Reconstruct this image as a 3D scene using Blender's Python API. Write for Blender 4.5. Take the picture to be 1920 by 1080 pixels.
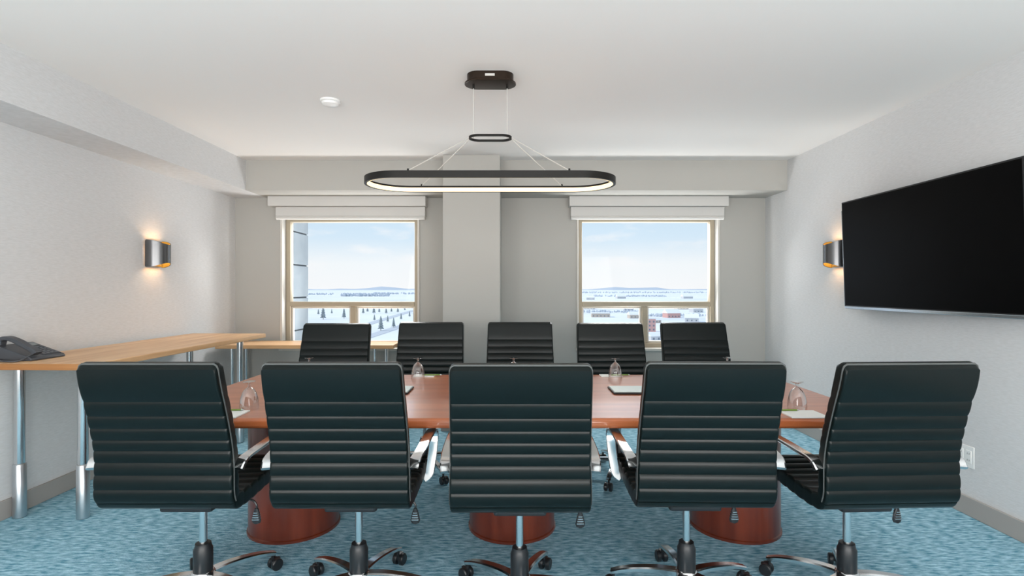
import bpy, bmesh, math, random
from mathutils import Vector, Matrix
random.seed(7)
for o in list(bpy.data.objects): bpy.data.objects.remove(o)
S = bpy.context.scene
COL = S.collection
PI = math.pi
CH = 1.262            # camera height above the floor

# ------------------------------------------------------------------ camera
cam_d = bpy.data.cameras.new('camera'); cam_d.sensor_width = 36; cam_d.lens = 36*1000/1920
cam_d.clip_start = .05; cam_d.clip_end = 40000
cam = bpy.data.objects.new('camera', cam_d); COL.objects.link(cam)
cam.location = (0, 0, CH); cam.rotation_euler = (PI/2, 0, 0)
S.camera = cam
S.view_settings.view_transform = 'Standard'; S.view_settings.look = 'None'
S.view_settings.gamma = 1; S.view_settings.use_curve_mapping = False
S.view_settings.exposure = 0.65

# ------------------------------------------------------------------ sky
W = bpy.data.worlds.new('sky'); S.world = W; W.use_nodes = True
nt = W.node_tree; nt.nodes.clear()
def N(nt, t, **k):
    n = nt.nodes.new(t)
    for a, v in k.items(): setattr(n, a, v)
    return n
tc = N(nt, 'ShaderNodeTexCoord'); sx = N(nt, 'ShaderNodeSeparateXYZ')
nt.links.new(tc.outputs['Generated'], sx.inputs[0])
rp = N(nt, 'ShaderNodeValToRGB'); cr = rp.color_ramp
cr.elements[0].position = 0.0; cr.elements[0].color = (.97, .98, 1, 1)
cr.elements[1].position = 1.0; cr.elements[1].color = (.42, .62, .90, 1)
e = cr.elements.new(.045); e.color = (.93, .97, 1, 1)
e = cr.elements.new(.09); e.color = (.70, .85, .98, 1)
e = cr.elements.new(.16); e.color = (.60, .79, .96, 1)
nt.links.new(sx.outputs[2], rp.inputs[0])
mp = N(nt, 'ShaderNodeMapping'); mp.inputs['Scale'].default_value = (5, 5, 17)
nt.links.new(tc.outputs['Generated'], mp.inputs[0])
nz = N(nt, 'ShaderNodeTexNoise'); nz.inputs['Scale'].default_value = 1.6; nz.inputs['Detail'].default_value = 5
nt.links.new(mp.outputs[0], nz.inputs[0])
cl = N(nt, 'ShaderNodeValToRGB'); cl.color_ramp.elements[0].position = .54; cl.color_ramp.elements[1].position = .72
nt.links.new(nz.outputs[0], cl.inputs[0])
mx = N(nt, 'ShaderNodeMixRGB'); mx.inputs[2].default_value = (.97, .98, 1, 1)
nt.links.new(cl.outputs[0], mx.inputs[0]); nt.links.new(rp.outputs[0], mx.inputs[1])
bg = N(nt, 'ShaderNodeBackground'); bg.inputs[1].default_value = .635
nt.links.new(mx.outputs[0], bg.inputs[0])
wo = N(nt, 'ShaderNodeOutputWorld'); nt.links.new(bg.outputs[0], wo.inputs[0])

# winter sun over the landscape, off to the right of the building
sd = bpy.data.lights.new('sun', 'SUN'); sd.energy = 1.3; sd.angle = .02; sd.color = (1, .95, .88)
sun = bpy.data.objects.new('sun', sd); COL.objects.link(sun)
sun.rotation_euler = (0, math.radians(-50), 0); sun.location = (-40, 30, 40)

# fill lights added at the three unseen windows behind the viewer
for wx in (-1.70, -.03, 1.62):
    ad = bpy.data.lights.new('window_daylight', 'AREA'); ad.shape = 'RECTANGLE'; ad.size = 1.38; ad.size_y = 1.78
    ad.energy = 46; ad.color = (1, .98, .95)
    ao = bpy.data.objects.new('window_daylight', ad); COL.objects.link(ao)
    ao.location = (wx, -1.30, 1.25); ao.rotation_euler = (math.radians(90+32), 0, 0)

# unseen area lights added outside the two windows, boosting sky and snow light
for wx, wz in ((-1.42, 26), (1.36, -14)):
    for nm, z, ry, pw in (('window_skylight', 2.32, -48, 46), ('window_snowlight', .12, -138, 66)):
        ad = bpy.data.lights.new(nm, 'AREA'); ad.shape = 'RECTANGLE'; ad.size = .95; ad.size_y = .6
        ad.energy = pw; ad.color = (1, .985, .965)
        ao = bpy.data.objects.new(nm, ad); COL.objects.link(ao)
        ao.location = (wx, 6.0, z); ao.rotation_euler = (math.radians(ry), 0, math.radians(wz))
RING_POWER = 1.3
SCONCE_POWER = 11.0

# ------------------------------------------------------------------ materials
def srgb(r, g, b):
    f = lambda c: (c/255/12.92) if c/255 <= .04045 else ((c/255+.055)/1.055)**2.4
    return (f(r), f(g), f(b), 1)
MATS = {}
def mat(name, col, rough=.5, metal=0, spec=.5, coat=0, emit=None, es=0, bump=None, var=None, trans=0):
    """bump = (scale xyz, strength, distance); var = (scale xyz, colour2, detail, lo, hi)"""
    m = bpy.data.materials.new(name); m.use_nodes = True; t = m.node_tree
    p = t.nodes['Principled BSDF']
    p.inputs['Base Color'].default_value = col; p.inputs['Roughness'].default_value = rough
    p.inputs['Metallic'].default_value = metal; p.inputs['Specular IOR Level'].default_value = spec
    p.inputs['Coat Weight'].default_value = coat; p.inputs['Coat Roughness'].default_value = .07
    if emit: p.inputs['Emission Color'].default_value = emit; p.inputs['Emission Strength'].default_value = es
    if bump or var:
        c = N(t, 'ShaderNodeTexCoord')
    if var:
        g = N(t, 'ShaderNodeMapping'); g.inputs['Scale'].default_value = var[0]
        t.links.new(c.outputs['Object'], g.inputs[0])
        n = N(t, 'ShaderNodeTexNoise'); n.inputs['Scale'].default_value = 1; n.inputs['Detail'].default_value = var[2]
        t.links.new(g.outputs[0], n.inputs[0])
        r = N(t, 'ShaderNodeValToRGB'); r.color_ramp.elements[0].position = var[3]; r.color_ramp.elements[1].position = var[4]
        r.color_ramp.elements[0].color = col; r.color_ramp.elements[1].color = var[1]
        t.links.new(n.outputs[0], r.inputs[0]); t.links.new(r.outputs[0], p.inputs['Base Color'])
    if bump:
        g = N(t, 'ShaderNodeMapping'); g.inputs['Scale'].default_value = bump[0]
        t.links.new(c.outputs['Object'], g.inputs[0])
        n = N(t, 'ShaderNodeTexNoise'); n.inputs['Scale'].default_value = 1; n.inputs['Detail'].default_value = 3
        t.links.new(g.outputs[0], n.inputs[0])
        b = N(t, 'ShaderNodeBump'); b.inputs['Strength'].default_value = bump[1]; b.inputs['Distance'].default_value = bump[2]
        t.links.new(n.outputs[0], b.inputs['Height']); t.links.new(b.outputs[0], p.inputs['Normal'])
    MATS[name] = m
    return m
def glassy(name, tint, f0, edge, rough=.02, blend=.35):
    m = bpy.data.materials.new(name); m.use_nodes = True; t = m.node_tree; t.nodes.clear()
    o = N(t, 'ShaderNodeOutputMaterial'); tr = N(t, 'ShaderNodeBsdfTransparent'); tr.inputs[0].default_value = tint
    gl = N(t, 'ShaderNodeBsdfGlossy'); gl.inputs['Roughness'].default_value = rough
    lw = N(t, 'ShaderNodeLayerWeight'); lw.inputs[0].default_value = blend
    mr = N(t, 'ShaderNodeMapRange'); mr.inputs['To Min'].default_value = f0; mr.inputs['To Max'].default_value = edge
    mi = N(t, 'ShaderNodeMixShader')
    t.links.new(lw.outputs['Facing'], mr.inputs[0]); t.links.new(mr.outputs[0], mi.inputs[0])
    t.links.new(tr.outputs[0], mi.inputs[1]); t.links.new(gl.outputs[0], mi.inputs[2]); t.links.new(mi.outputs[0], o.inputs[0])
    MATS[name] = m; return m

M = MATS
mat('wallpaper', srgb(212, 212, 212), .8, spec=.2, bump=((60, 60, 220), .3, .003), var=((26, 26, 150), srgb(221, 221, 222), 5, .3, .7))
mat('paint', srgb(185, 183, 178), .75, spec=.2)  # fall-off of light at the window wall put into this darker colour
mat('ceiling_paint', srgb(240, 237, 234), .85, spec=.1, bump=((40, 40, 40), .05, .002))
mat('baseboard', srgb(168, 163, 158), .5)
mat('carpet', srgb(88, 146, 172), .95, spec=.05, bump=((90, 200, 60), .8, .01), var=((20, 70, 20), srgb(186, 226, 240), 8, .33, .68))
mat('cherry', (.37, .092, .028, 1), .34, spec=.5, coat=.55, var=((1.4, 18, 18), (.56, .170, .060, 1), 5, .3, .75))
mat('cherry_base', (.085, .014, .006, 1), .30, spec=.5, coat=.4, var=((14, 14, 1.2), (.19, .036, .014, 1), 5, .3, .75))  # pedestal wood darkened, with the shade under the table in its colour
mat('maple', srgb(206, 156, 106), .38, spec=.45, var=((22, 1.5, 22), srgb(236, 196, 152), 5, .3, .72))
mat('maple_edge', srgb(150, 98, 52), .45, var=((1.5, 22, 60), srgb(176, 122, 72), 4, .3, .7))
mat('maple_cross', srgb(206, 156, 106), .38, spec=.45, var=((1.5, 22, 22), srgb(236, 196, 152), 5, .3, .72))
mat('leather', (.0018, .0048, .0047, 1), .30, spec=.25, bump=((260, 260, 260), .12, .001))
mat('piping', (.075, .08, .078, 1), .35, spec=.6)  # real cord, paled so the bright rim light sits in its colour
mat('chrome', (.72, .73, .74, 1), .16, metal=1)
mat('satin', (.62, .64, .66, 1), .28, metal=1)
mat('plastic', (.012, .013, .015, 1), .35)
mat('phone', (.055, .060, .070, 1), .4)
mat('phone_key', (.10, .11, .125, 1), .45)
mat('phone_screen', (.16, .19, .20, 1), .2)
mat('bronze', (.030, .018, .012, 1), .35, metal=.6)
mat('black_metal', (.008, .007, .006, 1), .45, metal=0, spec=.25)
mat('wire', (.62, .60, .57, 1), .4, metal=.3)
mat('led', (.25, .21, .14, 1), .5, emit=(1, .74, .38, 1), es=RING_POWER)
mat('bulb', (1, .9, .7, 1), .5, emit=(1, .88, .70, 1), es=SCONCE_POWER)
mat('sconce_shell', (.16, .16, .165, 1), .25, metal=.9)
mat('gold', (.80, .46, .08, 1), .3, metal=.85)
mat('blind', srgb(214, 212, 209), .7, spec=.2)
mat('window_white', srgb(208, 204, 197), .5)
mat('window_beige', srgb(172, 160, 140), .5)
mat('tv_case', (.012, .013, .015, 1), .3)
mat('tv_screen', (.0022, .0022, .0024, 1), .30, spec=.05)
mat('tv_trim', (.55, .60, .64, 1), .2, metal=.9)
mat('white_plastic', srgb(240, 240, 238), .4)
mat('socket_dark', (.05, .05, .05, 1), .5)
mat('paper', srgb(236, 236, 232), .7)
mat('green_plastic', srgb(112, 140, 52), .4)
mat('pad_cover', (.02, .02, .022, 1), .35)
mat('pad_sheet', srgb(200, 212, 206), .25)
mat('snow', srgb(246, 246, 247), .9, spec=.1, var=((.004, .009, .01), srgb(226, 229, 234), 6, .45, .75))
mat('road', srgb(206, 209, 215), .9)
mat('spruce', srgb(124, 134, 136), .9, var=((.8, .8, .8), srgb(176, 183, 186), 3, .35, .7))
mat('bark', srgb(92, 84, 78), .9)
mat('far_trees', srgb(196, 203, 213), .95)  # pale tone carries the distance haze of trees and ridge
mat('house_grey', srgb(205, 205, 208), .8)
mat('house_tan', srgb(204, 190, 178), .8)
mat('house_red', srgb(214, 168, 162), .8)
mat('house_window', srgb(120, 128, 140), .3)
mat('concrete', srgb(122, 131, 138), .8, bump=((12, 12, 12), .2, .004), var=((3, 3, 3), srgb(140, 148, 154), 4, .3, .7))
mat('joint', srgb(80, 86, 92), .9)
glassy('pane', (.985, .99, .99, 1), .0005, .2)
glassy('goblet', (.99, .99, .99, 1), .08, 1.0, blend=.55)

# ------------------------------------------------------------------ mesh helpers
class MB:
    def __init__(s): s.v = []; s.f = []
    def box(s, x0, x1, y0, y1, z0, z1):
        b = len(s.v)
        s.v += [(x, y, z) for z in (z0, z1) for y in (y0, y1) for x in (x0, x1)]
        s.f += [tuple(b+i for i in q) for q in ((0, 2, 3, 1), (4, 5, 7, 6), (0, 1, 5, 4), (2, 6, 7, 3), (0, 4, 6, 2), (1, 3, 7, 5))]
        return s
    def loft(s, rings, cap=True, loop=False):
        b = len(s.v); n = len(rings[0]); k = len(rings)
        for r in rings: s.v += [tuple(p) for p in r]
        for i in range(k if loop else k-1):
            j = (i+1) % k
            for q in range(n):
                w = (q+1) % n
                s.f.append((b+i*n+q, b+i*n+w, b+j*n+w, b+j*n+q))
        if cap and not loop:
            s.f.append(tuple(b+q for q in reversed(range(n))))
            s.f.append(tuple(b+(k-1)*n+q for q in range(n)))
        return s
    def lathe(s, prof, seg=24, c=(0, 0, 0), cap=True):
        rings = [[(c[0]+r*math.cos(2*PI*q/seg), c[1]+r*math.sin(2*PI*q/seg), c[2]+z) for q in range(seg)] for r, z in prof]
        return s.loft(rings, cap)
    def sweep(s, pts, sec, closed=False, up=Vector((0, 0, 1))):
        """sec(i) -> list of (a,b) offsets on side / normal axes"""
        pts = [Vector(p) for p in pts]; n = len(pts); rings = []
        prev = None
        for i in range(n):
            if closed: t = pts[(i+1) % n]-pts[i-1]
            else: t = pts[min(i+1, n-1)]-pts[max(i-1, 0)]
            t.normalize()
            if prev is None:
                a = t.cross(up)
                if a.length < 1e-3: a = t.cross(Vector((1, 0, 0)))
                a.normalize()
            else:
                a = prev-t*prev.dot(t)
                if a.length < 1e-4: a = t.cross(up)
                a.normalize()
            prev = a
            b = t.cross(a)
            rings.append([pts[i]+a*u+b*w for u, w in sec(i)])
        return s.loft(rings, cap=not closed, loop=closed)
    def tube(s, pts, r, seg=8, closed=False):
        rr = r if callable(r) else (lambda i: r)
        return s.sweep(pts, lambda i: [(rr(i)*math.cos(2*PI*q/seg), rr(i)*math.sin(2*PI*q/seg)) for q in range(seg)], closed)
    def bar(s, pts, w, h, closed=False):
        ww = w if callable(w) else (lambda i: w); hh = h if callable(h) else (lambda i: h)
        def sec(i):
            a, b = ww(i)/2, hh(i)/2; c = min(a, b)*.45
            return [(-a, -b+c), (-a+c, -b), (a-c, -b), (a, -b+c), (a, b-c), (a-c, b), (-a+c, b), (-a, b-c)]
        return s.sweep(pts, sec, closed)
    def build(s, name, m, parent=None, smooth=True, bevel=0, seg=2, loc=None, rot=None):
        me = bpy.data.meshes.new(name); bm = bmesh.new()
        vs = [bm.verts.new(v) for v in s.v]
        for f in s.f:
            try: bm.faces.new([vs[i] for i in f])
            except ValueError: pass
        bmesh.ops.recalc_face_normals(bm, faces=bm.faces)
        if bevel:
            es = [e for e in bm.edges if len(e.link_faces) == 2 and e.calc_face_angle(0) > .6]
            rb = bmesh.ops.bevel(bm, geom=es, offset=bevel, segments=seg, affect='EDGES', profile=.5, clamp_overlap=True)
            rounded = set(rb['faces'])
        for f in bm.faces: f.smooth = smooth and (not bevel or f in rounded)
        if smooth:
            for e in bm.edges:
                if len(e.link_faces) == 2 and e.calc_face_angle(0) > .7: e.smooth = False
        bm.to_mesh(me); bm.free()
        me.materials.append(M[m] if isinstance(m, str) else m)
        o = bpy.data.objects.new(name, me); COL.objects.link(o)
        if parent: o.parent = parent
        if loc: o.location = loc
        if rot: o.rotation_euler = rot
        return o
def tag(o, label, cat, group=None, kind=None):
    o['label'] = label; o['category'] = cat
    if group: o['group'] = group
    if kind: o['kind'] = kind
    return o
def thing(name, loc, rz=0):
    o = bpy.data.objects.new(name, None); COL.objects.link(o); o.location = loc; o.rotation_euler = (0, 0, rz)
    o.empty_display_size = .1
    return o
def copy_tree(o, parent=None):
    c = o.copy(); COL.objects.link(c)
    if parent: c.parent = parent
    for ch in list(o.children): copy_tree(ch, c)
    return c
def bx(name, m, x0, x1, y0, y1, z0, z1, parent=None, bevel=0, seg=2, smooth=True):
    return MB().box(x0, x1, y0, y1, z0, z1).build(name, m, parent, smooth, bevel, seg)
def catmull(pts, n=8):
    P = [Vector(p) for p in pts]; P = [P[0]*2-P[1]]+P+[P[-1]*2-P[-2]]; out = []
    for i in range(1, len(P)-2):
        for k in range(n):
            t = k/n; a, b, c, d = P[i-1], P[i], P[i+1], P[i+2]
            out.append(.5*((2*b)+(c-a)*t+(2*a-5*b+4*c-d)*t*t+(3*b-a-3*c+d)*t**3))
    out.append(P[-2]); return out

# ================================================================== THE ROOM
XL, XR, YB, YF, ZC = -2.776, 2.54, 5.35, -1.3, 2.44
TH = .20
tag(bx('floor', 'carpet', XL-TH, XR+TH, YF-TH, YB+TH, -.15, 0), 'heathered blue carpet covering the whole floor', 'floor', kind='structure')
tag(bx('ceiling', 'ceiling_paint', XL-TH, XR+TH, YF-TH, YB+TH, ZC, ZC+.15), 'plain off-white painted ceiling', 'ceiling', kind='structure')
tag(bx('wall_left', 'wallpaper', XL-TH, XL, YF-TH, YB+TH, 0, ZC), 'pale grey textured wall behind the wooden counter', 'wall', kind='structure')
tag(bx('wall_right', 'wallpaper', XR, XR+TH, YF-TH, YB+TH, 0, ZC), 'pale grey textured wall carrying the television', 'wall', kind='structure')
# back wall with two window openings
WIN = [(-2.300, -.947, .645, 1.965), (.668, 2.060, .645, 1.965)]
def wall_with_holes(name, m, y0, y1, holes):
    b = MB(); xs = XL
    for (a, c, z0, z1) in holes:
        b.box(xs, a, y0, y1, 0, ZC); b.box(a, c, y0, y1, 0, z0); b.box(a, c, y0, y1, z1, ZC); xs = c
    b.box(xs, XR, y0, y1, 0, ZC)
    return b.build(name, m, smooth=False)
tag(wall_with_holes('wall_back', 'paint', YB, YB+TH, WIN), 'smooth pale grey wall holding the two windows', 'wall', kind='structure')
FW = [(-2.45, -.95, .35, 2.25), (-.78, .72, .35, 2.25), (.89, 2.35, .35, 2.25)]  # unseen window openings, added to let light in from behind
tag(wall_with_holes('wall_front', 'paint', YF-TH, YF, FW), 'pale wall with large windows behind the viewer', 'wall', kind='structure')
# dropped soffits and the pillar
ZS = 2.164
tag(bx('trim_1', 'wallpaper', XL, -2.455, YF, YB, ZS, ZC), 'boxed ceiling soffit running along the left wall', 'soffit', kind='structure')
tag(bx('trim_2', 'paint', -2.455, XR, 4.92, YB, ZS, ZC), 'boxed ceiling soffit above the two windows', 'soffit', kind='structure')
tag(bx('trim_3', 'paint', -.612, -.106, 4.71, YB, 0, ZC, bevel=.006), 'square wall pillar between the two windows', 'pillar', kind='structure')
def base(name, b, lab):
    tag(b.build(name, 'baseboard', bevel=.003, seg=1), lab, 'baseboard', kind='structure')
base('baseboard_left', MB().box(XL, XL+.014, YF, YB, 0, .105), 'grey baseboard along the left wall')
base('baseboard_right', MB().box(XR-.014, XR, YF, YB, 0, .105), 'grey baseboard along the right wall')
base('baseboard_back', MB().box(XL, -.612, YB-.014, YB, 0, .105).box(-.106, XR, YB-.014, YB, 0, .105).box(-.626, -.092, 4.696, 4.71, 0, .105), 'grey baseboard along the window wall and pillar')

# ---- windows
def window(idx, x0, x1, z0, z1, mull, lab):
    w = thing('window_%d' % idx, ((x0+x1)/2, YB, z0)); tag(w, lab, 'window', kind='structure')
    ox, oy, oz = w.location
    def P(name, m, a, b, c, d, e, f, bev=.003, parent=None):
        return bx(name, m, a-ox, b-ox, c-oy, d-oy, e-oz, f-oz, parent or w, bev, 1)
    g = MB()     # casing strip on the room side, around the opening
    cw = .022
    for a in ((x0-cw, x0, z0-.01, z1), (x1, x1+cw, z0-.01, z1)):
        g.box(a[0]-ox, a[1]-ox, -.016, 0, a[2]-oz, a[3]-oz)
    g.build('casing', 'window_white', w, bevel=.003, seg=1)
    P('sill', 'window_white', x0-.03, x1+.03, YB-.03, YB+.10, z0-.012, z0+.012)
    yf0, yf1 = YB+.075, YB+.155
    fw = .044
    P('jamb', 'window_beige', x0, x0+fw, yf0, yf1, z0+.012, z1); P('jamb', 'window_beige', x1-fw, x1, yf0, yf1, z0+.012, z1)
    P('head_rail', 'window_beige', x0+fw, x1-fw, yf0, yf1, z1-.03, z1); P('bottom_rail', 'window_beige', x0+fw, x1-fw, yf0, yf1, z0+.012, z0+.058)
    zr0, zr1 = 1.073, 1.123
    P('transom', 'window_beige', x0+fw, x1-fw, yf0-.012, yf1, zr0, zr1, .006)
    P('mullion', 'window_beige', mull-.027, mull+.027, yf0, yf1, z0+.058, zr0)
    # sliding sashes in the lower lights
    for (a, b, dy) in ((x0+fw, mull-.027, 0), (mull+.027, x1-fw, .0)):
        q = MB(); s_ = .02
        for r in ((a, a+s_, z0+.058, zr0), (b-s_, b, z0+.058, zr0), (a+s_, b-s_, z0+.058, z0+.058+s_), (a+s_, b-s_, zr0-s_, zr0)):
            q.box(r[0]-ox, r[1]-ox, .100, .135, r[2]-oz, r[3]-oz)
        sa = q.build('sash', 'window_white', w, bevel=.003, seg=1)
        P('pane', 'pane', a+s_, b-s_, YB+.114, YB+.120, z0+.058+s_, zr0-s_, 0, sa)
    P('pane', 'pane', x0+fw, x1-fw, YB+.112, YB+.118, zr1, z1-.03, 0)
    return w
window(1, *WIN[0], -1.615, 'large beige-framed window left of the pillar, view onto snowy trees')
window(2, *WIN[1], 1.350, 'large beige-framed window right of the pillar, view onto a snowy town')
for i, (x0, x1, z0, z1) in enumerate(FW):
    w = thing('window_%d' % (i+3), ((x0+x1)/2, YF-.1, z0))
    tag(w, 'tall window in the wall behind the viewer', 'window', 'windows behind the viewer', 'structure')
    h = (x1-x0)/2; H = z1-z0; b = MB()
    for r in ((-h, -h+.05, 0, H), (h-.05, h, 0, H), (-h+.05, h-.05, 0, .05), (-h+.05, h-.05, H-.05, H)):
        b.box(r[0], r[1], -.03, .03, r[2], r[3])
    b.build('frame', 'window_beige', w, bevel=.003, seg=1)
    bx('pane', 'pane', -h+.05, h-.05, -.003, .003, .05, H-.05, w)

# ---- roller blinds, rolled up
def blind(fx0, fx1, lx0, lx1, lab):
    w = thing('roller_blind', ((fx0+fx1)/2, YB, 1.93)); tag(w, lab, 'blind', 'rolled-up blinds above the windows')
    ox, oy, oz = w.location
    def P(name, a, b, c, d, e, f, bev): return bx(name, 'blind', a-ox, b-ox, c-oy, d-oy, e-oz, f-oz, w, bev, 2)
    P('fascia', fx0, fx1, 5.215, YB-.001, 2.066, ZS-.001, .004)
    P('cassette', lx0, lx1, 5.262, YB-.001, 1.972, 2.064, .006)
    q = MB(); c0 = 5.285-oy
    q.loft([[(x-ox, c0+.026*math.cos(2*PI*k/14), 1.958-oz+.020*math.sin(2*PI*k/14)) for k in range(14)] for x in (lx0+.004, lx1-.004)])
    q.build('hem_bar', 'blind', w)
blind(-2.392, -.846, -2.335, -.858, 'pale roller blind rolled up above the left window')
blind(.562, 2.122, .580, 2.098, 'pale roller blind rolled up above the right window')

# ---- concrete fin outside the left window
fin = bx('wall_outside', 'joint', -2.86, -2.512, YB+TH, 6.52, -3, 4)
tag(fin, 'grey concrete panel fin of the building outside the left window', 'wall', kind='structure')
zj = [.39, .77, 1.15, 1.53, 1.91, 2.29, 2.67]
for a, b in zip(zj[:-1], zj[1:]):
    bx('concrete_panel', 'concrete', -2.514, -2.495, YB+TH+.01, 6.53, a+.008, b-.008, fin, .004, 1)

# ================================================================== CONFERENCE TABLE
TZ = .715; TX = 1.605; TY0, TY1 = 2.23, 3.38; TYC = 2.82
t = thing('conference_table', (0, TYC, 0))
tag(t, 'long glossy reddish cherry conference table on three round drum pedestals', 'table')
bx('tabletop', 'cherry', -TX, TX, TY0-TYC, TY1-TYC, TZ-.044, TZ, t, .016, 3)
for x in (-1.16, .0, 1.185):
    MB().lathe([(.232, 0), (.232, .012), (.226, .016), (.226, TZ-.046)], 40, (x, .03, 0)).build('pedestal', 'cherry_base', t)

# ================================================================== OFFICE CHAIRS
PROF = catmull([(0, -.318, 1.006), (0, -.300, .93), (0, -.274, .85), (0, -.250, .77), (0, -.233, .70), (0, -.225, .63), (0, -.226, .57),
                (0, -.226, .53), (0, -.214, .498), (0, -.180, .484), (0, -.10, .483), (0, 0, .488), (0, .12, .495), (0, .20, .495), (0, .242, .484), (0, .262, .452)], 10)
ARC = [0]
for a, b in zip(PROF[:-1], PROF[1:]): ARC.append(ARC[-1]+(b-a).length)
def at_s(s):
    s = max(0, min(ARC[-1]-1e-6, s))
    for i in range(len(ARC)-1):
        if ARC[i+1] >= s:
            k = (s-ARC[i])/(ARC[i+1]-ARC[i]); p = PROF[i].lerp(PROF[i+1], k)
            t_ = (PROF[min(i+2, len(PROF)-1)]-PROF[max(i-1, 0)]).normalized()
            return p, Vector((0, t_.z, -t_.y))          # normal towards the rear / underside
def s_of_z(z):
    for i in range(len(PROF)-1):
        if PROF[i].z >= z >= PROF[i+1].z:
            return ARC[i]+(ARC[i+1]-ARC[i])*(PROF[i].z-z)/max(1e-6, PROF[i].z-PROF[i+1].z)
def halfw(s): return .239+.011*min(1, s/.5)
def panel(s0, s1, th=.040, bulge=.012, top=0, end=0):
    """padded leather channel running across the chair"""
    b = MB(); rings = []; K = 9
    xr = [.35, .7, .9, .93, .945, .96, .97, .98, .99, .996, 1]; xs = [-q for q in xr[::-1]]+[0]+xr
    for x in xs:
        ax = abs(x); e_ = .58+.42*math.sqrt(max(0, 1-(max(0, ax-.965)/.035)**2))
        front, back = [], []
        for k in range(K+1):
            u = k/K; s = s0+(s1-s0)*u
            cut = top*(1-math.sqrt(max(0, 1-max(0, (ax-.93)/.07)**2))) if top else 0
            if top: s = s0+cut+(s1-s0-cut)*u
            ce = end*(1-math.sqrt(max(0, 1-max(0, (ax-.93)/.07)**2))) if end else 0
            if end: s = s0+(s1-ce-s0)*u
            p, n = at_s(s)
            prof = math.sin(PI*(.03+.94*u))**.32
            if top and u < .5: prof = max(prof, .2) * (.35+.65*math.sqrt(max(0, min(1, u/.14))) if u < .14 else 1)
            tt = (th*.5+bulge*prof)*e_ if not (top and u < .14) else (th*.5+bulge)*e_*(.3+.7*math.sqrt(u/.14))
            w = halfw(s)*x
            back.append((w, p.y+n.y*tt, p.z+n.z*tt)); front.append((w, p.y-n.y*tt, p.z-n.z*tt))
        rings.append(back+front[::-1])
    return b.loft(rings)
def core(s0, s1, th):
    b = MB(); rings = []
    for k in range(25):
        s = s0+(s1-s0)*k/24; p, n = at_s(s); w = halfw(s)-.006
        rings.append([(sx_*w, p.y+n.y*tn, p.z+n.z*tn) for sx_, tn in ((-1, -th), (1, -th), (1, th), (-1, th))])
    return b.loft(rings)
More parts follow.
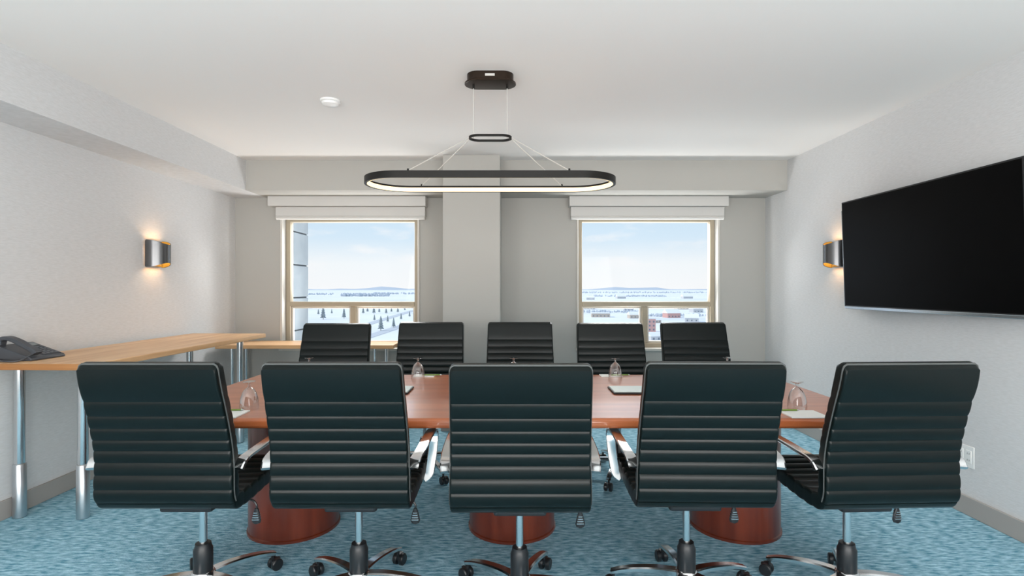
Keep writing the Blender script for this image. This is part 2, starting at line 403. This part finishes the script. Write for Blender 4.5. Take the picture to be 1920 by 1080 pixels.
def make_chair(lever_x=.235):
    c = thing('office_chair', (0, 0, 0))
    zb = [.875, .820, .772, .727, .685, .640, .592, .542]
    sb = [0]+[s_of_z(z) for z in zb]+[s_of_z(.502)]
    back = core(.02, sb[-1]+.03, .015).build('backrest', 'leather', c)
    for i in range(len(sb)-1):
        panel(sb[i], sb[i+1], top=.018 if i == 0 else 0, bulge=.009 if i else .010).build('back_panel', 'leather', back)
    side = []                 # piping cord round the rim of the back
    for k in range(28):
        s_ = sb[-1]+(.020-sb[-1])*k/27; p, n = at_s(s_); side.append((halfw(s_)-.001, p.y+n.y*.012, p.z+n.z*.012))
    p, n = at_s(.008); side.append((.2345, p.y+n.y*.011, p.z+n.z*.011)); p, n = at_s(.002); side.append((.226, p.y+n.y*.010, p.z+n.z*.010))
    MB().tube(side+[(-x_, y_, z_) for x_, y_, z_ in side[::-1]], .0038, 6).build('piping', 'piping', back)
    seat = core(sb[-1]-.01, ARC[-1]-.01, .020).build('seat', 'leather', c)
    s0 = sb[-1]; n = 9; L = ARC[-1]-s0
    for i in range(n):
        panel(s0+L*i/n, s0+L*(i+1)/n, th=.044, bulge=.009, end=.03 if i == n-1 else 0).build('seat_panel', 'leather', seat)
    for sg in (-1, 1):        # polished loop armrests
        path = catmull([(sg*.258, -.232, .612), (sg*.266, -.205, .640), (sg*.272, -.12, .650), (sg*.274, .02, .656), (sg*.274, .13, .653),
                        (sg*.274, .186, .634), (sg*.273, .190, .595), (sg*.270, .160, .53), (sg*.262, .128, .470), (sg*.240, .110, .452)], 6)
        nn = len(path)
        MB().bar(path, lambda i: .040+.012*max(0, 1-i/8), lambda i: .014+.006*max(0, 1-i/6)).build('armrest', 'chrome', c)
    mech = bx('tilt_mechanism', 'plastic', -.10, .10, -.12, .13, .405, .462, c, .010, 2)
    lv = MB().tube(catmull([(.08, -.03, .432), (.16, -.035, .428), (lever_x-.02, -.04, .424), (lever_x, -.042, .405), (lever_x, -.042, .39)], 4), .004, 6).build('lever', 'plastic', c)
    pr = [(.006, .392), (.011, .380), (.016, .360), (.019, .344), (.015, .334), (.006, .331)]
    MB().loft([[(lever_x+w*math.cos(2*PI*k/12), -.042+.007*math.sin(2*PI*k/12), z) for k in range(12)] for w, z in pr]).build('paddle', 'plastic', lv)
    for z in (.349, .358, .367, .376):
        w = .019-(z-.344)*.22
        bx('paddle_rib', 'satin', lever_x-w+.004, lever_x+w-.004, -.052, -.032, z-.0012, z+.0012, lv)
    MB().lathe([(.0145, .20), (.0145, .41)], 16).build('gas_stem', 'chrome', c)
    col = MB().lathe([(.034, .105), (.036, .13), (.036, .212), (.031, .222), (.029, .236), (.018, .238)], 20).build('column_cover', 'plastic', c)
    base_ = MB().lathe([(.044, .078), (.048, .095), (.046, .118), (.038, .126)], 20).build('base', 'chrome', c)
    leg = None
    for k in range(5):
        a = 2*PI*k/5
        if k == 0:
            pth = catmull([(.03, 0, .108), (.10, 0, .110), (.18, 0, .103), (.25, 0, .090), (.300, 0, .074)], 5); m_ = len(pth)-1
            leg = MB().bar(pth, lambda i: .044-.014*i/m_, lambda i: .026-.008*i/m_).build('base_leg', 'chrome', base_)
            q = MB()
            for sy in (-1, 1):
                q.loft([[(.292+.012+.026*math.cos(2*PI*j/18)*f, y_, .0265+.026*math.sin(2*PI*j/18)*f) for j in range(18)]
                        for y_, f in ((sy*.006, .92), (sy*.009, 1), (sy*.021, 1), (sy*.025, .85))])
            q.tube([(.292, 0, .03), (.292, 0, .078)], .006, 8)
            q.box(.285, .325, -.006, .006, .026, .05)
            cas = q.build('caster', 'plastic', base_)
        else:
            for o_ in (leg, cas):
                d = o_.copy(); COL.objects.link(d); d.parent = base_; d.rotation_euler = (0, 0, a)
    return c
def base_of(c): return [o for o in c.children if o.name.split('.')[0] == 'base'][0]
chairs = [  # x, y, heading, base angle (world), lever variant, label, group
    (-1.245, 2.150, 0, 53, 0, 'black ribbed leather swivel chair at far left of near side, beside the counter'),
    (-.617, 2.150, 0, 70, 0, 'black ribbed leather swivel chair second from left along near side of table'),
    (.030, 2.115, 0, 67, 0, 'black ribbed leather swivel chair in the middle of the near row'),
    (.706, 2.160, -1.0, 93, 1, 'black ribbed leather swivel chair second from right along near side of table'),
    (1.350, 2.150, 2.5, 67, 1, 'black ribbed leather swivel chair at far right of near row, below the television'),
    (-1.262, 3.545, 180, 40, 0, 'black ribbed leather swivel chair on window side, in front of left window'),
    (-.602, 3.680, 180, 15, 0, 'black ribbed leather swivel chair on window side, between left window and pillar'),
    (.060, 3.680, 180, 60, 0, 'black ribbed leather swivel chair on window side, middle one right of pillar'),
    (.722, 3.590, 181.5, 30, 0, 'black ribbed leather swivel chair on window side, before left half of right window'),
    (1.350, 3.640, 182, 5, 0, 'black ribbed leather swivel chair on window side, farthest right, before right window edge'),
]
protos = [make_chair(.235), make_chair(.175)]
used = [False, False]
for (x, y, h, ba, v, lab) in chairs:
    c = protos[v] if not used[v] else copy_tree(protos[v]); used[v] = True
    c.location = (x, y, 0); c.rotation_euler = (0, 0, math.radians(h))
    tag(c, lab, 'chair', 'black leather office chairs around the table')
    base_of(c).rotation_euler = (0, 0, math.radians(ba-h))

# ================================================================== COUNTERS ON THE LEFT
DZ = .876
d = thing('counter_table', (-2.45, 3.63, 0), math.radians(-1.6))
tag(d, 'tall light wooden counter table on chrome legs along the left wall', 'table')
bx('tabletop', 'maple', -.298, .335, -.91, .91, DZ-.034, DZ, d, .005, 2)
bx('edge_band', 'maple_edge', -.296, .333, -.914, -.908, DZ-.033, DZ-.001, d, .001, 1)
def leg2(x, y, top):
    g = MB().lathe([(.025, .25), (.025, top)], 20, (x, y, 0)).build('leg', 'chrome', d)
    MB().lathe([(.024, 0), (.031, .004), (.031, .292), (.028, .297), (.0255, .298)], 20, (x, y, 0)).build('leg_sleeve', 'satin', g)
for (x, y) in ((-.242, -.70), (.115, -.70), (-.215, .74), (.205, .74)): leg2(x, y, DZ-.034)
bx('under_rail', 'satin', -.25, .21, -.72, -.69, DZ-.062, DZ-.035, d); bx('under_rail', 'satin', -.23, .22, .73, .76, DZ-.062, DZ-.035, d)
d2 = thing('side_table', (-1.9, 5.085, 0))
tag(d2, 'lower light wooden side table under the left window', 'table')
bx('tabletop', 'maple_cross', -.82, .815, -.205, .205, .705, .740, d2, .005, 2)
for (x, y) in ((-.70, -.13), (-.70, .13), (.735, -.13), (.56, .13)):
    g = MB().lathe([(.019, .2), (.019, .705)], 16, (x, y, 0)).build('leg', 'chrome', d2)
    MB().lathe([(.02, 0), (.024, .004), (.024, .24), (.0195, .243)], 16, (x, y, 0)).build('leg_sleeve', 'satin', g)

# ---- desk telephone (faces the room, back to the wall)
ph = thing('desk_telephone', (-2.632, 2.915, DZ+.001), math.radians(-1.6))
tag(ph, 'black desk telephone with handset and keypad on the tall counter', 'telephone')
yw = .105
sec = [(-.105, .0), (-.105, .074), (-.085, .082), (.095, .018), (.104, .010), (.104, .0)]
MB().loft([[(x, y, z) for x, z in sec] for y in (-yw, yw)]).build('body', 'phone', ph, bevel=.004, seg=2)
sl = math.atan2(.082-.018, .18)
def on_slope(name, m, x0, x1, y0, y1, h=.004, parent=ph, off=0):
    zt = lambda x: .018+(.095-x)*(.064/.18)+off
    b = MB(); n = (math.sin(sl)*h, math.cos(sl)*h)
    lo = [(x0, y0, zt(x0)-.001), (x1, y0, zt(x1)-.001), (x1, y1, zt(x1)-.001), (x0, y1, zt(x0)-.001)]
    b.loft([lo, [(p[0]+n[0], p[1], p[2]+n[1]) for p in lo]])
    return b.build(name, m, parent, smooth=False)
on_slope('screen', 'phone_screen', -.070, -.035, -.015, .092)
kp = on_slope('keypad', 'phone', -.026, .085, -.015, .095, .003)
for i in range(5):
    for j in range(4):
        on_slope('key', 'phone_key', -.020+i*.021, -.006+i*.021, -.009+j*.026, .010+j*.026, .005, kp)
hp = catmull([(-.100, -.066, .088), (-.085, -.066, .112), (-.05, -.066, .116), (.0, -.066, .098), (.045, -.066, .074), (.085, -.066, .052), (.098, -.066, .034)], 5)
nh = len(hp)-1
MB().bar(hp, .044, lambda i: .021+.016*(abs(2*i/nh-1))**6).build('handset', 'phone', ph, smooth=True)
MB().tube(catmull([(.085, -.085, .03), (.07, -.14, .006), (.02, -.16, .006), (-.05, -.13, .006), (-.09, -.10, .01)], 8), .0045, 6).build('cord', 'phone', ph)

# ================================================================== PENDANT LIGHT
px, py = -.120, 2.95
pd = thing('pendant_light', (px, py, 1.83))
tag(pd, 'black oval ring pendant light glowing warm white, hung over the table', 'light')
def stadium(hx, hy, n=26):
    c = hx-hy; pts = []
    for k in range(n+1): a = -PI/2+PI*k/n; pts.append((c+hy*math.cos(a), hy*math.sin(a)))
    for k in range(n+1): a = PI/2+PI*k/n; pts.append((-c+hy*math.cos(a), hy*math.sin(a)))
    return pts
def stad_ring(hx, hy, z0, z1, th):
    b = MB(); o = stadium(hx, hy); i = stadium(hx-th, hy-th)
    return b.loft([[(o[k][0], o[k][1], z0), (o[k][0], o[k][1], z1), (i[k][0], i[k][1], z1), (i[k][0], i[k][1], z0)] for k in range(len(o))], loop=True)
ring = stad_ring(.690, .215, 0, .036, .014).build('ring_frame', 'black_metal', pd)
stad_ring(.676, .201, .001, .024, .006).build('led_strip', 'led', pd)
zt = .262
stad_ring(.119, .058, zt-.006, zt+.006, .008).build('small_ring', 'black_metal', pd)
zc = ZC-1.83
can = MB().loft([[(x, y, z) for x, y in stadium(hx, hy)] for hx, hy, z in ((.128, .062, zc), (.128, .062, zc-.040), (.142, .074, zc-.047), (.142, .074, zc-.054), (.135, .067, zc-.056))]).build('canopy', 'bronze', pd)
bx('plate', 'wire', -.026, .026, -.0635, -.0615, zc-.028, zc-.016, can)
for sg in (-1, 1):
    MB().tube([(sg*.093, 0, zc-.05), (sg*.093, 0, zt)], .0028, 6).build('wire', 'wire', pd)
    MB().lathe([(.006, zc-.075), (.006, zc-.055)], 10, (sg*.093, 0, 0)).build('wire_grip', 'black_metal', pd)
    for sy in (-1, 1):
        MB().tube([(sg*.112, sy*.01, zt), (sg*.415, sy*.208, .036)], .0028, 6).build('wire', 'wire', pd)
        MB().lathe([(.006, .034), (.005, .046)], 10, (sg*.415, sy*.208, 0)).build('wire_grip', 'black_metal', pd)

# ================================================================== WALL SCONCES
def sconce(x, y, sg, lab):
    """sg = +1 on the left wall (opens towards +x)"""
    s = thing('wall_sconce', (x, y, 1.525)); s.scale = (1, 1, 1)
    tag(s, lab, 'sconce', 'wall sconces on the side walls')
    bx('back_plate', 'sconce_shell', min(0, sg*.02), max(0, sg*.02), -.085, .085, -.10, .10, s, .003, 1)
    o_, i_ = [], []
    n = 20; rings = []
    A, B = .115, .095
    for k in range(n+1):
        a = -PI/2+PI*k/n
        hh = .104-.034*math.cos(a)**2
        rings.append([(sg*(.015+A*math.cos(a)), B*math.sin(a), -hh), (sg*(.015+A*math.cos(a)), B*math.sin(a), hh),
                      (sg*(.015+(A-.004)*math.cos(a)), (B-.004)*math.sin(a), hh), (sg*(.015+(A-.004)*math.cos(a)), (B-.004)*math.sin(a), -hh)])
    sh = MB().loft(rings).build('shade', 'sconce_shell', s)
    r2 = []
    for k in range(n+1):
        a = -PI/2+PI*k/n; hh = .103-.034*math.cos(a)**2
        r2.append([(sg*(.015+(A-.0045)*math.cos(a)), (B-.0045)*math.sin(a), -hh), (sg*(.015+(A-.0045)*math.cos(a)), (B-.0045)*math.sin(a), hh),
                   (sg*(.015+(A-.0055)*math.cos(a)), (B-.0055)*math.sin(a), hh), (sg*(.015+(A-.0055)*math.cos(a)), (B-.0055)*math.sin(a), -hh)])
    MB().loft(r2).build('lining', 'gold', sh)
    bx('lamp_block', 'bulb', min(sg*.022, sg*.07), max(sg*.022, sg*.07), -.05, .05, -.06, .06, s, .008, 2)
sconce(XL, 4.115, 1, 'curved dark metal wall sconce with gold lining on left wall')
sconce(XR, 4.115, -1, 'curved dark metal wall sconce with gold lining beside the television')

# ================================================================== TELEVISION
tv = thing('television', (XR, 3.205, .0))
tag(tv, 'large black flat-screen television tilted on the right wall', 'television')
L, H = .695, .775
case = MB().box(-.020, .020, -L, L, 0, H).build('case', 'tv_case', tv, bevel=.004)
tz0, tl = 1.112, math.radians(-2.0)
def ontv(o): o.location = (-.085, 0, tz0); o.rotation_euler = (0, tl, 0); return o
ontv(case)
ontv(MB().box(-.0212, -.0195, -L+.010, L-.010, .026, H-.010).build('screen', 'tv_screen', tv, smooth=False))
ontv(MB().box(-.024, -.018, -L+.001, L-.001, .001, .020).build('bottom_trim', 'tv_trim', tv, bevel=.002, seg=1))
ontv(MB().box(-.0215, .0205, L-.001, L+.0015, .004, H-.06).build('side_trim', 'tv_trim', tv, bevel=.0005, seg=1))
bx('wall_mount', 'tv_case', -.075, 0, -.22, .22, tz0+.2, tz0+.55, tv, .004, 1)

# ---- power outlet and smoke detector
ot = thing('power_outlet', (XR, 2.985, .325))
tag(ot, 'white double power outlet low on the right wall', 'outlet')
bx('plate', 'white_plastic', -.006, 0, -.058, .058, -.06, .06, ot, .002, 1)
for y in (-.026, .026):
    f_ = bx('socket', 'white_plastic', -.009, -.004, y-.018, y+.018, -.036, .036, ot, .002, 1)
    for z in (-.018, .018):
        for dy in (-.006, .006): bx('slot', 'socket_dark', -.0095, -.0085, y+dy-.0012, y+dy+.0012, z-.005, z+.005, f_)
sm = thing('smoke_detector', (-1.142, 3.35, ZC))
tag(sm, 'small round white smoke detector on the ceiling', 'smoke detector')
MB().lathe([(.062, 0), (.062, -.010), (.056, -.014)], 28).build('base_ring', 'white_plastic', sm)
MB().lathe([(.052, -.013), (.050, -.026), (.036, -.034), (.004, -.036)], 28).build('cover', 'white_plastic', sm)

# ================================================================== THINGS ON THE TABLE
GP = [(.0400, 0), (.0408, .015), (.0395, .036), (.0355, .056), (.0300, .073), (.0235, .085), (.0140, .094), (.0064, .100), (.0052, .110), (.0070, .116), (.0180, .120), (.0262, .123), (.0265, .1255), (.0100, .1255), (.002, .1250)]
def goblet(x, y, lab):
    g = thing('goblet', (x, y, TZ+.0005)); tag(g, lab, 'glass', 'upturned goblets on the conference table')
    MB().lathe(GP[:8], 28, cap=False).build('bowl', 'goblet', g)
    MB().lathe(GP[7:], 28, cap=False).build('stem_and_foot', 'goblet', g)
for x, y, lab in ((-1.185, 2.405, 'upturned clear goblet on near left of table, between the two leftmost near chairs'),
                  (1.285, 2.405, 'upturned clear goblet on near right of table, between the two rightmost near chairs'),
                  (-.567, 3.215, 'upturned clear goblet before the window-side chair left of the pillar'),
                  (.622, 3.215, 'upturned clear goblet before the window-side chair at the right window'),
                  (.010, 3.225, 'upturned clear goblet whose foot shows just above the middle near chair'),
                  (-1.230, 3.235, 'upturned clear goblet showing just above the second near chair from left'),
                  (1.305, 3.235, 'upturned clear goblet showing just above the second near chair from right')):
    goblet(x, y, lab)
def notepad(x, y, w, h, lab):
    n = thing('notepad', (x, y, TZ+.0005)); tag(n, lab, 'notepad', 'white notepads on the conference table')
    bx('sheets', 'paper', -w/2, w/2, -h/2, h/2, 0, .005, n); bx('backing', 'baseboard', -w/2, w/2, -h/2, h/2, -.0004, 0, n)
def pen(x, y, z, rz, lab):
    p = thing('pen', (x, y, TZ+z+.0036), rz); tag(p, lab, 'pen', 'green pens on the conference table')
    MB().tube([(-.055, 0, 0), (.055, 0, 0)], .0036, 10).build('barrel', 'green_plastic', p)
    MB().tube([(.055, 0, 0), (.066, 0, 0)], lambda i: (.0045, .0012)[i], 10).build('tip', 'satin', p)
notepad(-1.25, 2.30, .18, .125, 'white notepad near left edge of table beside goblet')
pen(-1.25, 2.352, .006, .05, 'green pen on notepad near left edge of table')
notepad(1.255, 2.30, .16, .125, 'white notepad near right edge of table beside goblet')
pen(1.20, 2.350, .006, 0, 'green pen on notepad near right edge of table')
notepad(-.545, 3.31, .13, .08, 'white notepad behind the goblet left of the pillar')
pen(-.500, 3.300, .006, 0, 'green pen on notepad behind the goblet left of the pillar')
notepad(.612, 3.31, .13, .08, 'white notepad behind the goblet at the right window')
pen(.665, 3.300, .006, 0, 'green pen on notepad behind the goblet at the right window')
def folder(x0, x1, lab):
    f = thing('writing_pad', ((x0+x1)/2, 2.825, TZ+.0005)); tag(f, lab, 'writing pad', 'black edged writing pads in the table middle')
    w = (x1-x0)/2
    bx('cover', 'pad_cover', -w, w, -.09, .09, 0, .010, f, .003, 2)
    bx('sheet', 'pad_sheet', -w+.006, w-.006, -.082, .086, .0095, .0125, f)
folder(.522, .80, 'black edged writing pad in the table middle, right of middle near chair')
folder(-.81, -.535, 'black edged writing pad in the table middle, behind second near chair from left')

# ================================================================== OUTSIDE
GZ = -34.0
def ground_at(u, v):           # pixel below the horizon -> point on the snowy ground
    k = (v-540)/1000; Y = (CH-GZ)/k
    return ((u-960)/1000*Y, Y)
gm = MB().loft([[(-9000, 9, GZ), (9000, 9, GZ)], [(-9000, 16000, GZ), (9000, 16000, GZ)]], cap=False)
gm = MB(); gm.v = [(-9000, 9, GZ), (9000, 9, GZ), (9000, 16000, GZ), (-9000, 16000, GZ)]; gm.f = [(0, 1, 2, 3)]
tag(gm.build('ground', 'snow', smooth=False), 'snow-covered plain far below the windows', 'ground', kind='structure')
# low hazy ridge on the horizon
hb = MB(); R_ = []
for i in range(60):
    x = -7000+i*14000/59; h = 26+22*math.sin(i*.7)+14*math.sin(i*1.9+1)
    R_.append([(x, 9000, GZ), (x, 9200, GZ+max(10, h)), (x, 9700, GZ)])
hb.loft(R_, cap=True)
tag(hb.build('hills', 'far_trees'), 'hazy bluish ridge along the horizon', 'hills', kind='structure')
# tree belts on the plain
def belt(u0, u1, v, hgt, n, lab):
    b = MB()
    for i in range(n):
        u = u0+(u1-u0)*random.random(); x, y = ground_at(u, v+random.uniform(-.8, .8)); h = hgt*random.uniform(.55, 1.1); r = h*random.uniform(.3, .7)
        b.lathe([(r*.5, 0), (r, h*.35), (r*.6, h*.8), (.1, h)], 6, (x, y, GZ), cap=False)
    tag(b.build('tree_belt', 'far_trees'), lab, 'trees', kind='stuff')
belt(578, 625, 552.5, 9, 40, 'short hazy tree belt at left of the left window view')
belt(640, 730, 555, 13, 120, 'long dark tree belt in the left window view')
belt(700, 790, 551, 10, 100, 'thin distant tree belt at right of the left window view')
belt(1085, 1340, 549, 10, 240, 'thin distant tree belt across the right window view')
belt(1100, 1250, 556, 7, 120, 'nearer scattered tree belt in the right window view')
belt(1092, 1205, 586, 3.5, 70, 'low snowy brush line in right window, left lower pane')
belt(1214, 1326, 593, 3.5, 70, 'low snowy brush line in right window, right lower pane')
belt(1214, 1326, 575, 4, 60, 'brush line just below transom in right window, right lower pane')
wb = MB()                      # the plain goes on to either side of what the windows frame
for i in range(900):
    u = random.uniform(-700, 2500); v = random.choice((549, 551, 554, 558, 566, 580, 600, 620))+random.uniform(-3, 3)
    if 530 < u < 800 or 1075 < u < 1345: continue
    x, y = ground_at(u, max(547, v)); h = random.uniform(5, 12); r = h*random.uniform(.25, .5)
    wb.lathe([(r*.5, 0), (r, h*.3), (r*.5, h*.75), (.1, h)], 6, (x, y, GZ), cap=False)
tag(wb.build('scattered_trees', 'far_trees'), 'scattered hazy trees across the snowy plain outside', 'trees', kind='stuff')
def spruce(u, v, px_h, lab):
    x, y = ground_at(u, v); h = px_h/1000*y
    t_ = thing('spruce_tree', (x, y, GZ)); t_.rotation_euler = (0, 0, random.random()*6)
    tag(t_, lab, 'tree', 'spruce trees in the snow below the left window')
    MB().lathe([(.022*h, 0), (.012*h, .3*h)], 7).build('trunk', 'bark', t_)
    b = MB()
    for k in range(5):
        z0 = h*(.12+.165*k); r = h*(.23-.038*k); rings = []
        rings.append([(r*(1 if q % 2 else .72)*math.cos(2*PI*q/14), r*(1 if q % 2 else .72)*math.sin(2*PI*q/14), z0) for q in range(14)])
        rings.append([(r*.12*math.cos(2*PI*q/14), r*.12*math.sin(2*PI*q/14), min(h, z0+h*.27)) for q in range(14)])
        b.loft(rings)
    b.build('crown', 'spruce', t_, smooth=False)
ORD = ['leftmost', 'second from left', 'third from left', 'fourth from left', 'fifth from left', 'sixth from left', 'seventh from left', 'eighth from left', 'ninth from left', 'tenth from left']
for pts, where in (([(597, 590, 11), (606, 599, 26), (622, 588, 9), (645, 597, 20)], "in left window's left lower pane"),
                   ([(681, 588, 13), (689, 585, 12), (701, 588, 16), (711, 586, 11), (724, 588, 13), (734, 585, 10), (746, 586, 12), (759, 582, 9)], "of far row, left window's right lower pane"),
                   ([(702, 601, 12), (714, 620, 28), (727, 604, 13), (738, 614, 19), (752, 599, 12), (768, 594, 11)], "of nearer trees, left window's right lower pane")):
    for i, (u, v, hh) in enumerate(pts):
        spruce(u, v, hh, '%s spruce tree, %s %s' % (('taller' if hh > 15 else 'small'), ORD[i], where))
rd = MB()
for a, b_ in (((676, 612), (776, 582)), ((676, 636), (776, 604))):
    p0 = Vector((*ground_at(*a), GZ+.15)); p1 = Vector((*ground_at(*b_), GZ+.15)); k = len(rd.v)
    dr = (p1-p0).normalized(); s_ = Vector((-dr.y, dr.x, 0))*5
    rd.v += [tuple(p0-s_), tuple(p0+s_), tuple(p1+s_), tuple(p1-s_)]; rd.f.append((k, k+1, k+2, k+3))
tag(rd.build('snowy_road', 'road', smooth=False), 'grey ploughed road strips in the snow below left window', 'road', kind='structure')
def house(u, v, wpx, hpx, m, flat, lab, rot=0, g='snowy houses below the right window'):
    x, y = ground_at(u, v); w = wpx/1000*y; h = hpx/1000*y; dp = w*.8
    t_ = thing('house', (x, y+dp/2, GZ), rot); tag(t_, lab, 'house', g)
    bx('walls', m, -w/2, w/2, -dp/2, dp/2, 0, h, t_, smooth=False)
    if flat: bx('roof', 'snow', -w/2-.3, w/2+.3, -dp/2-.3, dp/2+.3, h, h+.8, t_, smooth=False)
    else:
        b = MB(); e_ = .6; rh = w*.28
        b.loft([[(xx, -dp/2-e_, h-.2), (xx, 0, h+rh), (xx, dp/2+e_, h-.2)] for xx in (-w/2-e_, w/2+e_)])
        b.build('roof', 'snow', t_, smooth=False)
    nfl = max(1, int(h/3.2)); nw = max(2, int(w/4))
    for f in range(nfl):
        for i in range(min(nw, 8)):
            cx = -w/2+w*(i+.5)/min(nw, 8)
            bx('window', 'house_window', cx-.6, cx+.6, -dp/2-.08, -dp/2+.05, 1+f*3.2, 2.4+f*3.2, t_, smooth=False)
house(1222, 622, 15, 24, 'house_red', True, 'pale red flat-roofed block seen through lower right window', .0)
house(1262, 596, 26, 9, 'house_red', False, 'long pale red gabled house in the snow, seen through lower right window', .2)
house(1128, 595, 34, 7, 'house_tan', True, 'wide low tan building seen through lower right window', -.1)
for pts, where in (([(1108, 562, 14, 4, 'house_grey'), (1165, 560, 16, 4, 'house_grey'), (1290, 560, 18, 4, 'house_grey')], 'just above right window transom'),
                   ([(1106, 580, 18, 5, 'house_grey'), (1150, 578, 22, 5, 'house_tan'), (1180, 583, 18, 6, 'house_grey'), (1190, 597, 20, 7, 'house_tan'), (1198, 577, 12, 4, 'house_grey')], "in right window's left lower pane"),
                   ([(1228, 640, 22, 10, 'house_grey'), (1232, 606, 14, 6, 'house_tan'), (1240, 578, 20, 5, 'house_grey'), (1280, 580, 22, 6, 'house_tan'), (1300, 604, 24, 8, 'house_grey'), (1308, 586, 20, 7, 'house_grey'), (1318, 577, 14, 4, 'house_tan')], "in right window's right lower pane")):
    for i, (u, v, w, h, m) in enumerate(pts):
        house(u, v, w, h, m, False, '%s snowy house, %s %s' % (m.split('_')[1], ORD[i], where), random.uniform(-.5, .5))
